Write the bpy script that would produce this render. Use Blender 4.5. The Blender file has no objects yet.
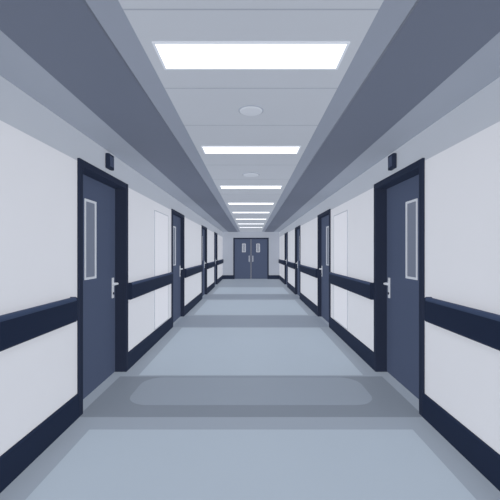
import bpy, bmesh, math
from mathutils import Vector
S = bpy.context.scene
C = S.collection
try:
    S.view_settings.view_transform = 'Standard'
    S.view_settings.look = 'None'
except Exception as e:
    print(e)

# ------------------------------------------------------------------ dimensions
W = 1.40            # half width of the corridor
E = 1.33            # eye height
END = 17.2          # far wall
NEAR = -1.2         # corridor starts behind the viewer
HC = E + 1.008      # recessed middle ceiling
HS = E + 0.985      # border ceiling
HB = E + 0.736      # lower edge of the shade painted on the walls
DT = 2.09           # door head

# ------------------------------------------------------------------ materials
def lin(h):
    h = h.lstrip('#')
    out = []
    for i in (0, 2, 4):
        c = int(h[i:i+2], 16)/255
        out.append(c/12.92 if c <= 0.04045 else ((c+0.055)/1.055)**2.4)
    return (*out, 1)

def mat(name, hexc, rough=0.6, spec=0.08, metal=0.0, emit=0.0, var=0.004, scale=3.0):
    m = bpy.data.materials.new(name); m.use_nodes = True
    nt = m.node_tree; b = nt.nodes['Principled BSDF']
    c = lin(hexc)
    tc = nt.nodes.new('ShaderNodeTexCoord')
    nz = nt.nodes.new('ShaderNodeTexNoise'); nz.inputs['Scale'].default_value = scale; nz.inputs['Detail'].default_value = 3
    rp = nt.nodes.new('ShaderNodeValToRGB')
    rp.color_ramp.elements[0].position = .35; rp.color_ramp.elements[1].position = .65
    rp.color_ramp.elements[0].color = (*[v*(1-var) for v in c[:3]], 1)
    rp.color_ramp.elements[1].color = (*[min(1, v*(1+var)) for v in c[:3]], 1)
    nt.links.new(tc.outputs['Object'], nz.inputs['Vector'])
    nt.links.new(nz.outputs['Fac'], rp.inputs['Fac'])
    nt.links.new(rp.outputs['Color'], b.inputs['Base Color'])
    b.inputs['Roughness'].default_value = rough
    b.inputs['Specular IOR Level'].default_value = spec
    b.inputs['Metallic'].default_value = metal
    if emit:
        b.inputs['Emission Color'].default_value = (1, 1, 1, 1)
        b.inputs['Emission Strength'].default_value = emit
    return m

M = {
 'wall': mat('white_wall_paint', '#d0d2d8'),
 'upper': mat('upper_wall_painted_shade', '#acb2bc'),  # shade below the ceiling, painted as a darker wall tone
 'endwall': mat('end_wall_paint', '#9ba1ad'),
 'ceil': mat('ceiling_panel', '#aaafb8'),
 'seam': mat('ceiling_seam', '#9298a3'),
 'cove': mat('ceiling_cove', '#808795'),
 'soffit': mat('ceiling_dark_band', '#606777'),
 'border': mat('ceiling_border', '#8a919e'),
 'floor': mat('vinyl_floor_mid', '#929ca9', .5),
 'refl_l': mat('painted_reflection_light', '#a5b1be', .5),  # this and the next three: floor reflections put into the colour
 'refl_d': mat('painted_reflection_dark', '#7b8490', .5),
 'refl_f': mat('painted_reflection_far', '#8892a0', .5),
 'refl_p': mat('painted_reflection_patch', '#8a94a1', .5),
 'base': mat('baseboard_navy', '#1b253a'),
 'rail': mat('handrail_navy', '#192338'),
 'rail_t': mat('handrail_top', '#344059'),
 'frame': mat('door_frame_navy', '#1f273a'),
 'leaf': mat('door_leaf_slate', '#465067'),
 'steel': mat('brushed_steel', '#bcc1ca', .4, .3),
 'pane': mat('door_glass', '#6a7283', .35, .2),
 'white': mat('white_board', '#dbdce2'),
 'trimw': mat('white_board_frame', '#abb1bb'),
 'lampframe': mat('lamp_frame', '#c8cdd6'),
 'glow': mat('lamp_diffuser', '#ffffff', emit=1.0, var=0),
 'disc': mat('detector_plastic', '#b7bcc5'),
 'disc_d': mat('detector_ring', '#8f96a2'),
 'sign': mat('sign_housing', '#1f2739'),
 'lens': mat('sign_lens', '#323c54', .3, .2),
}

# ------------------------------------------------------------------ mesh building
class MB:
    def __init__(self): self.bm = bmesh.new(); self.mats = []
    def mi(self, m):
        if m not in self.mats: self.mats.append(m)
        return self.mats.index(m)
    def box(self, x0, x1, y0, y1, z0, z1, m):
        x0, x1 = sorted((x0, x1)); y0, y1 = sorted((y0, y1)); z0, z1 = sorted((z0, z1))
        v = [self.bm.verts.new(p) for p in ((x0,y0,z0),(x1,y0,z0),(x1,y1,z0),(x0,y1,z0),(x0,y0,z1),(x1,y0,z1),(x1,y1,z1),(x0,y1,z1))]
        for q in ((0,3,2,1),(4,5,6,7),(0,1,5,4),(1,2,6,5),(2,3,7,6),(3,0,4,7)):
            self.bm.faces.new([v[i] for i in q]).material_index = self.mi(m)
    def prism_y(self, prof, y0, y1, m):      # prof: list of (x,z)
        a = [self.bm.verts.new((x, y0, z)) for x, z in prof]
        b = [self.bm.verts.new((x, y1, z)) for x, z in prof]
        n = len(prof); k = self.mi(m)
        self.bm.faces.new(a).material_index = k
        self.bm.faces.new(b[::-1]).material_index = k
        for i in range(n):
            j = (i+1) % n
            self.bm.faces.new((a[i], b[i], b[j], a[j])).material_index = k
    def prism_z(self, prof, z0, z1, m):      # prof: list of (x,y)
        a = [self.bm.verts.new((x, y, z0)) for x, y in prof]
        b = [self.bm.verts.new((x, y, z1)) for x, y in prof]
        n = len(prof); k = self.mi(m)
        self.bm.faces.new(a).material_index = k
        self.bm.faces.new(b[::-1]).material_index = k
        for i in range(n):
            j = (i+1) % n
            self.bm.faces.new((a[i], b[i], b[j], a[j])).material_index = k
    def cyl(self, p0, p1, r, m, n=16):
        p0 = Vector(p0); p1 = Vector(p1); d = (p1-p0).normalized()
        u = d.orthogonal().normalized(); w = d.cross(u); k = self.mi(m)
        ra = [self.bm.verts.new(p0 + r*(math.cos(2*math.pi*i/n)*u + math.sin(2*math.pi*i/n)*w)) for i in range(n)]
        rb = [self.bm.verts.new(p1 + r*(math.cos(2*math.pi*i/n)*u + math.sin(2*math.pi*i/n)*w)) for i in range(n)]
        self.bm.faces.new(ra).material_index = k; self.bm.faces.new(rb[::-1]).material_index = k
        for i in range(n):
            j = (i+1) % n
            self.bm.faces.new((ra[i], rb[i], rb[j], ra[j])).material_index = k
    def lathe(self, prof, m, n=40):          # prof: (r,z)
        k = self.mi(m); rings = []
        for r, z in prof:
            rings.append([self.bm.verts.new((r*math.cos(2*math.pi*i/n), r*math.sin(2*math.pi*i/n), z)) for i in range(n)])
        self.bm.faces.new(rings[0]).material_index = k; self.bm.faces.new(rings[-1]).material_index = k
        for a, b in zip(rings, rings[1:]):
            for i in range(n):
                j = (i+1) % n
                self.bm.faces.new((a[i], a[j], b[j], b[i])).material_index = k
    def build(self, name, parent=None, loc=(0,0,0), bevel=0):
        bmesh.ops.recalc_face_normals(self.bm, faces=self.bm.faces)
        me = bpy.data.meshes.new(name); self.bm.to_mesh(me); self.bm.free()
        for m in self.mats: me.materials.append(m)
        o = bpy.data.objects.new(name, me); C.objects.link(o); o.location = loc
        if parent: o.parent = parent
        if bevel:
            b = o.modifiers.new('bevel', 'BEVEL'); b.width = bevel; b.segments = 2; b.limit_method = 'ANGLE'
        return o

def tag(o, label, cat=None, group=None, kind=None):
    o['label'] = label
    if cat: o['category'] = cat
    if group: o['group'] = group
    if kind: o['kind'] = kind
    return o
def empty(name, loc, label, cat=None, group=None, kind=None):
    o = bpy.data.objects.new(name, None); C.objects.link(o); o.location = loc; o.empty_display_size = .1
    return tag(o, label, cat, group, kind)
def struct(o, label):
    return tag(o, label, None, None, 'structure')
def copy_tree(o, parent=None):
    c = o.copy(); C.objects.link(c)
    if parent: c.parent = parent
    for ch in list(o.children): copy_tree(ch, c)
    return c

# ------------------------------------------------------------------ setting
DOORS = [(2.82, 3.94), (6.15, 7.27), (9.9, 11.02), (13.3, 14.42)]
# vinyl floor, its light reflections painted as lighter and darker fields
f = MB()
f.box(-W-.2, W+.2, NEAR, END+.2, -.1, 0, M['floor'])
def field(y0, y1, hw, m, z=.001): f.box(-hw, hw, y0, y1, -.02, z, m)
field(.6, 2.62, 1.21, M['refl_l'])
field(2.82, 3.74, W, M['refl_d'])
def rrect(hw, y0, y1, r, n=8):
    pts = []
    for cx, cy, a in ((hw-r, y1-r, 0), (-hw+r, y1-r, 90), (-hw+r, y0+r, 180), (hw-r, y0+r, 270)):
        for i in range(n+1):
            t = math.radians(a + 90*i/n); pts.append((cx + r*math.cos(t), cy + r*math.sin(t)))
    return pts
f.prism_z(rrect(1.11, 3.04, 3.71, .2), -.02, .002, M['refl_p'])
field(3.78, 6.15, 1.21, M['refl_l'])
field(6.2, 7.3, W, M['refl_f'])
field(7.4, 9.7, 1.21, M['refl_l'])
field(9.9, 11.0, W, M['refl_f'])
field(11.1, 13.2, 1.21, M['refl_l'])
struct(f.build('floor'), 'grey blue vinyl floor with light reflections painted as lighter and darker fields')

# ceiling: recessed middle with seams, sloped coves, dark bands, outer borders
c = MB()
xc = .532
LY = [1.80, 3.45, 5.43, 7.27, 8.9, 10.7, 12.5, 14.3]
c.box(-xc-.02, xc+.02, NEAR, END+.2, HC, HC+.1, M['ceil'])
for y in (1.45, 2.15, 2.78, 4.05, 4.85, 6.1):
    c.box(-xc, xc, y, y+.008, HC-.001, HC+.01, M['seam'])
struct(c.build('ceiling'), 'light grey middle ceiling with fine panel seams')
n = 1
for s in (-1, 1):
    side = 'left' if s < 0 else 'right'
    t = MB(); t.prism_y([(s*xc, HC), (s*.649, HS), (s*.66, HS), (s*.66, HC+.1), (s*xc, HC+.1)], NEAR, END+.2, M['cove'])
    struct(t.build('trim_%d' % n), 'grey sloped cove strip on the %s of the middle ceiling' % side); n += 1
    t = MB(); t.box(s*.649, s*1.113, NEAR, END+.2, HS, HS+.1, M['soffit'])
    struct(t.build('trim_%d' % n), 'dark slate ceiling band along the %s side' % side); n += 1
    t = MB(); t.box(s*1.113, s*(W+.15), NEAR, END+.2, HS+.001, HS+.1, M['border'])
    struct(t.build('trim_%d' % n), 'mid grey ceiling border against the %s wall' % side); n += 1
    # wall with door openings
    w = MB()
    def seg(y0, y1, z0, z1, m): w.box(s*W, s*(W+.19), y0, y1, z0, z1, m)
    y = NEAR
    for a, b in DOORS + [(END, END)]:
        seg(y, a, 0, HB, M['wall']); seg(y, a, HB, HS+.05, M['upper'])
        if b > a: seg(a, b, DT, HS+.05, M['upper'])
        y = b
    struct(w.build('wall_'+side), 'white %s corridor wall with shade painted as a grey upper band' % side)
    # baseboard
    b_ = MB(); y = NEAR
    for a, b in DOORS + [(END, END)]:
        b_.prism_y([(s*W, 0), (s*(W-.018), 0), (s*(W-.018), .18), (s*(W-.01), .19), (s*W, .19)], y, a, M['base']); y = b
    struct(b_.build('baseboard_'+side), 'dark navy baseboard along the %s wall' % side)
w = MB()
dw, dh = .87, 2.03
w.box(-W-.15, -dw, END, END+.15, 0, HS+.05, M['endwall']); w.box(dw, W+.15, END, END+.15, 0, HS+.05, M['endwall'])
w.box(-dw, dw, END, END+.15, dh, HS+.05, M['endwall'])
struct(w.build('wall_back'), 'grey end wall around the double doors')
b_ = MB()
for s in (-1, 1): b_.box(s*dw, s*(W-.018), END-.018, END, 0, .19, M['base'])
struct(b_.build('baseboard_back'), 'dark navy baseboard beside the double doors')

# ------------------------------------------------------------------ side doors
def make_door(s, name, label, d):
    hw = .56; j = .06
    root = empty(name, (s*W, 0, 0), label, None, None, 'structure')
    fr = MB()
    fr.box(-s*.02, s*.18, -hw, -hw+j, 0, DT, M['frame']); fr.box(-s*.02, s*.18, hw-j, hw, 0, DT, M['frame'])
    fr.box(-s*.02, s*.18, -hw+j, hw-j, DT-j, DT, M['frame'])
    fr.box(s*.16, s*.18, -hw+j, hw-j, 0, DT-j, M['frame'])
    fr.build('door_frame', root, bevel=.004)
    y0, y1, z0, z1 = -hw+j+.003, hw-j-.003, .008, DT-j-.003
    a0, a1, b0, b1 = -.205, .0, 1.09, 1.80      # glazed slot
    u0, u1 = s*d, s*(d+.045)
    lf = MB()
    lf.box(u0, u1, y0, a0, z0, z1, M['leaf']); lf.box(u0, u1, a1, y1, z0, z1, M['leaf'])
    lf.box(u0, u1, a0, a1, z0, b0, M['leaf']); lf.box(u0, u1, a0, a1, b1, z1, M['leaf'])
    leaf = lf.build('door_leaf', root)
    wf = MB(); t = .014
    for q in ((a0-t, a0+.006, b0-t, b1+t), (a1-.006, a1+t, b0-t, b1+t), (a0, a1, b0-t, b0+.006), (a0, a1, b1-.006, b1+t)):
        wf.box(s*(d-.007), s*(d+.002), *q, M['steel'])
    tag(wf.build('window_frame', leaf), 'thin pale metal frame of the glazed slot')
    pn = MB(); pn.box(s*(d+.005), s*(d+.011), a0, a1, b0, b1, M['pane']); pn.build('window_pane', leaf)
    h = MB(); hy = hw-j-.075
    h.box(s*(d-.008), s*d, hy-.022, hy+.022, .83, 1.05, M['steel'])
    h.cyl((s*(d-.005), hy, .985), (s*(d-.052), hy, .985), .012, M['steel'])
    h.cyl((s*(d-.05), hy+.012, .985), (s*(d-.05), hy-.12, .985), .011, M['steel'])
    h.cyl((s*(d-.007), hy, .88), (s*(d-.014), hy, .88), .013, M['frame'])
    tag(h.build('door_handle', leaf), 'pale metal lever handle on a tall plate')
    return root
ordn = ['nearest', 'second', 'third', 'farthest']
k = 1
for s in (-1, 1):
    side = 'left' if s < 0 else 'right'
    proto = None
    for i, (a, b) in enumerate(DOORS):
        lab = '%s slate blue door with a narrow glazed slot in the %s wall' % (ordn[i], side)
        if i < 2: proto = o = make_door(s, 'door_%d' % k, lab, (.105, .05)[i])
        else:
            o = copy_tree(proto); o.name = 'door_%d' % k; o['label'] = lab
        o['group'] = 'slate blue doors along the corridor'
        o.location.y = (a+b)/2; k += 1

# end double door
root = empty('door_%d' % k, (0, END, 0), 'slate blue double doors closing the far end of the corridor', None, None, 'structure')
fr = MB(); j = .06
fr.box(-dw, -dw+j, -.02, .15, 0, dh, M['frame']); fr.box(dw-j, dw, -.02, .15, 0, dh, M['frame'])
fr.box(-dw+j, dw-j, -.02, .15, dh-j, dh, M['frame'])
fr.build('door_frame', root)
for s in (-1, 1):
    x0, x1 = .012, dw-j-.004
    a0, a1, b0, b1 = .28, .42, 1.34, 1.72
    lf = MB()
    for q in ((x0, a0, .008, dh-j-.003), (a1, x1, .008, dh-j-.003), (a0, a1, .008, b0), (a0, a1, b1, dh-j-.003)):
        lf.box(s*q[0], s*q[1], .03, .075, q[2], q[3], M['leaf'])
    leaf = lf.build('door_leaf', root)
    wf = MB(); t = .016
    for q in ((a0-t, a0, b0-t, b1+t), (a1, a1+t, b0-t, b1+t), (a0, a1, b0-t, b0), (a0, a1, b1, b1+t)):
        wf.box(s*q[0], s*q[1], .022, .032, q[2], q[3], M['steel'])
    tag(wf.build('window_frame', leaf), 'thin pale metal window frame')
    pn = MB(); pn.box(s*a0, s*a1, .045, .055, b0, b1, M['pane']); pn.build('window_pane', leaf)
    h = MB()
    h.cyl((s*.09, -.03, .85), (s*.09, -.03, 1.15), .014, M['steel'])
    for z in (.88, 1.12): h.cyl((s*.09, .032, z), (s*.09, -.03, z), .011, M['steel'])
    tag(h.build('pull_handle', leaf), 'pale metal vertical pull handle')

# ------------------------------------------------------------------ handrails
SEG = [(.4, 2.72), (3.96, 6.06), (7.29, 9.80), (11.04, 13.20), (14.44, END-.06)]
posl = ['before the nearest door', 'between the nearest and second doors', 'between the second and third doors',
        'between the third and farthest doors', 'between the farthest door and the end wall']
for s in (-1, 1):
    side = 'left' if s < 0 else 'right'
    for (a, b), pl in zip(SEG, posl):
        o = empty('handrail', (s*W, (a+b)/2, .79), 'dark navy handrail on the %s wall %s' % (side, pl), 'handrail', 'handrails along the corridor walls')
        L = (b-a)/2 - .015
        m = MB(); m.prism_y([(-s*u, z) for u, z in ((.02, 0), (.042, 0), (.050, .010), (.052, .03), (.052, .163), (.02, .163))], -L, L, M['rail']); m.build('rail_body', o)
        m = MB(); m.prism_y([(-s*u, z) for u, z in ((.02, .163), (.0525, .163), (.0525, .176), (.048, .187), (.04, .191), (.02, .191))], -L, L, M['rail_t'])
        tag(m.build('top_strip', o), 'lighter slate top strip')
        for e in (-1, 1):
            m = MB(); m.prism_y([(-s*u, z) for u, z in ((0, -.001), (.042, -.001), (.051, .009), (.0535, .03), (.0535, .176), (.049, .188), (.04, .192), (0, .192))], e*L, e*(L+.015), M['rail'])
            m.build('end_cap', o, bevel=.003)
        nb = max(2, int((b-a)/.9)+1)
        for q in range(nb):
            y = -L+.15 + (2*L-.3)*q/(nb-1)
            m = MB(); m.box(0, -s*.022, y-.03, y+.03, .04, .12, M['rail']); m.build('bracket', o)

# ------------------------------------------------------------------ pale wall panels
for s in (-1, 1):
    side = 'left' if s < 0 else 'right'
    o = empty('wall_panel', (s*W, 5.48, .20), 'tall white thinly outlined wall panel behind the handrail on the %s wall' % side, 'wall panel', 'white wall panels')
    y0, y1, z0, z1 = -.42, .42, 0, 1.74
    t = .014
    m = MB(); m.box(0, -s*.005, y0+t, y1-t, z0+t, z1-t, M['white']); m.build('panel_board', o)
    m = MB()
    for q in ((y0, y0+t, z0, z1), (y1-t, y1, z0, z1), (y0+t, y1-t, z0, z0+t), (y0+t, y1-t, z1-t, z1)):
        m.box(0, -s*.008, *q, M['trimw'])
    m.build('panel_frame', o)

# ------------------------------------------------------------------ boxes over the near doors
for s in (-1, 1):
    side = 'left' if s < 0 else 'right'
    o = empty('call_light', (s*W, 3.42, 2.21), 'small dark box above the nearest door of the %s wall' % side, 'call light', 'dark boxes above the doors')
    m = MB(); m.box(0, -s*.04, -.065, .065, -.072, .072, M['sign']); m.build('housing', o, bevel=.008)
    m = MB(); m.box(-s*.039, -s*.045, -.047, .047, -.05, .05, M['lens']); m.build('lens', o, bevel=.004)

# ------------------------------------------------------------------ ceiling lights
o1 = ['nearest and largest', 'second', 'third', 'fourth', 'fifth', 'sixth', 'seventh', 'eighth and farthest']
proto = None
for i, y in enumerate(LY):
    lab = '%s white glowing ceiling light panel, counted from the viewer' % o1[i]
    if proto is None:
        proto = o = empty('ceiling_light', (0, y, HC), lab, 'ceiling light', 'glowing ceiling panels')
        hx, hy, t = .475, .125, .012
        m = MB()
        for q in ((-hx, -hx+t, -hy, hy), (hx-t, hx, -hy, hy), (-hx+t, hx-t, -hy, -hy+t), (-hx+t, hx-t, hy-t, hy)):
            m.box(q[0], q[1], q[2], q[3], -.006, 0, M['lampframe'])
        m.build('lamp_frame', o)
        m = MB(); m.box(-hx+t, hx-t, -hy+t, hy-t, -.004, 0, M['glow']); tag(m.build('diffuser', o), 'glowing white diffuser')
    else:
        o = copy_tree(proto); o.location.y = y; o['label'] = lab
# detectors
proto = None
for y, lab in ((2.49, 'round grey detector disc between the nearest and second light panels'), (4.55, 'round grey detector disc between the second and third light panels')):
    if proto is None:
        proto = o = empty('smoke_detector', (0, y, HC), lab, 'smoke detector', 'round ceiling detectors')
        m = MB(); m.lathe([(.09, 0), (.09, -.004), (.087, -.006), (.06, -.006)], M['disc_d']); m.build('base_ring', o)
        m = MB(); m.lathe([(.081, -.005), (.079, -.009), (.06, -.011), (.03, -.012), (.005, -.012)], M['disc']); m.build('cover', o)
    else:
        o = copy_tree(proto); o.location.y = y; o['label'] = lab; o.scale = (1.25, 1.25, 1.25)

# ------------------------------------------------------------------ light
def fill_sun(name, d, st):  # added shadowless fill for even flat tones, no real source in the corridor
    l = bpy.data.lights.new(name, 'SUN'); l.energy = st; l.angle = .2
    l.color = (1, .985, .96)
    l.use_shadow = False
    try: l.cycles.cast_shadow = False
    except Exception: pass
    l.specular_factor = 0
    o = bpy.data.objects.new(name, l); C.objects.link(o)
    o.rotation_euler = Vector(d).to_track_quat('-Z', 'Y').to_euler(); o.location = (0, 4, 1.5)
fill_sun('fill_down', (0, 0, -1), 1.68)
fill_sun('fill_up', (0, 0, 1), 1.72)
fill_sun('fill_left', (-1, 0, 0), 1.64)
fill_sun('fill_right', (1, 0, 0), 1.64)
fill_sun('fill_forward', (0, 1, 0), 1.9)
for y in LY:
    l = bpy.data.lights.new('panel_light', 'AREA'); l.shape = 'RECTANGLE'; l.size = .9; l.size_y = .22; l.energy = 1.6
    l.color = (1, .985, .96)
    o = bpy.data.objects.new('panel_light', l); C.objects.link(o); o.location = (0, y, HC-.012)

w = bpy.data.worlds.new('World'); S.world = w; w.use_nodes = True
w.node_tree.nodes['Background'].inputs['Color'].default_value = (.87, .88, .9, 1)
w.node_tree.nodes['Background'].inputs['Strength'].default_value = .3

cam = bpy.data.cameras.new('Camera'); co = bpy.data.objects.new('Camera', cam); C.objects.link(co)
co.location = (0, 0, E); co.rotation_euler = (math.radians(90), 0, 0)
cam.sensor_width = 36; cam.lens = 25.2; cam.shift_x = -.002; cam.shift_y = .004; cam.clip_start = .05
S.camera = co
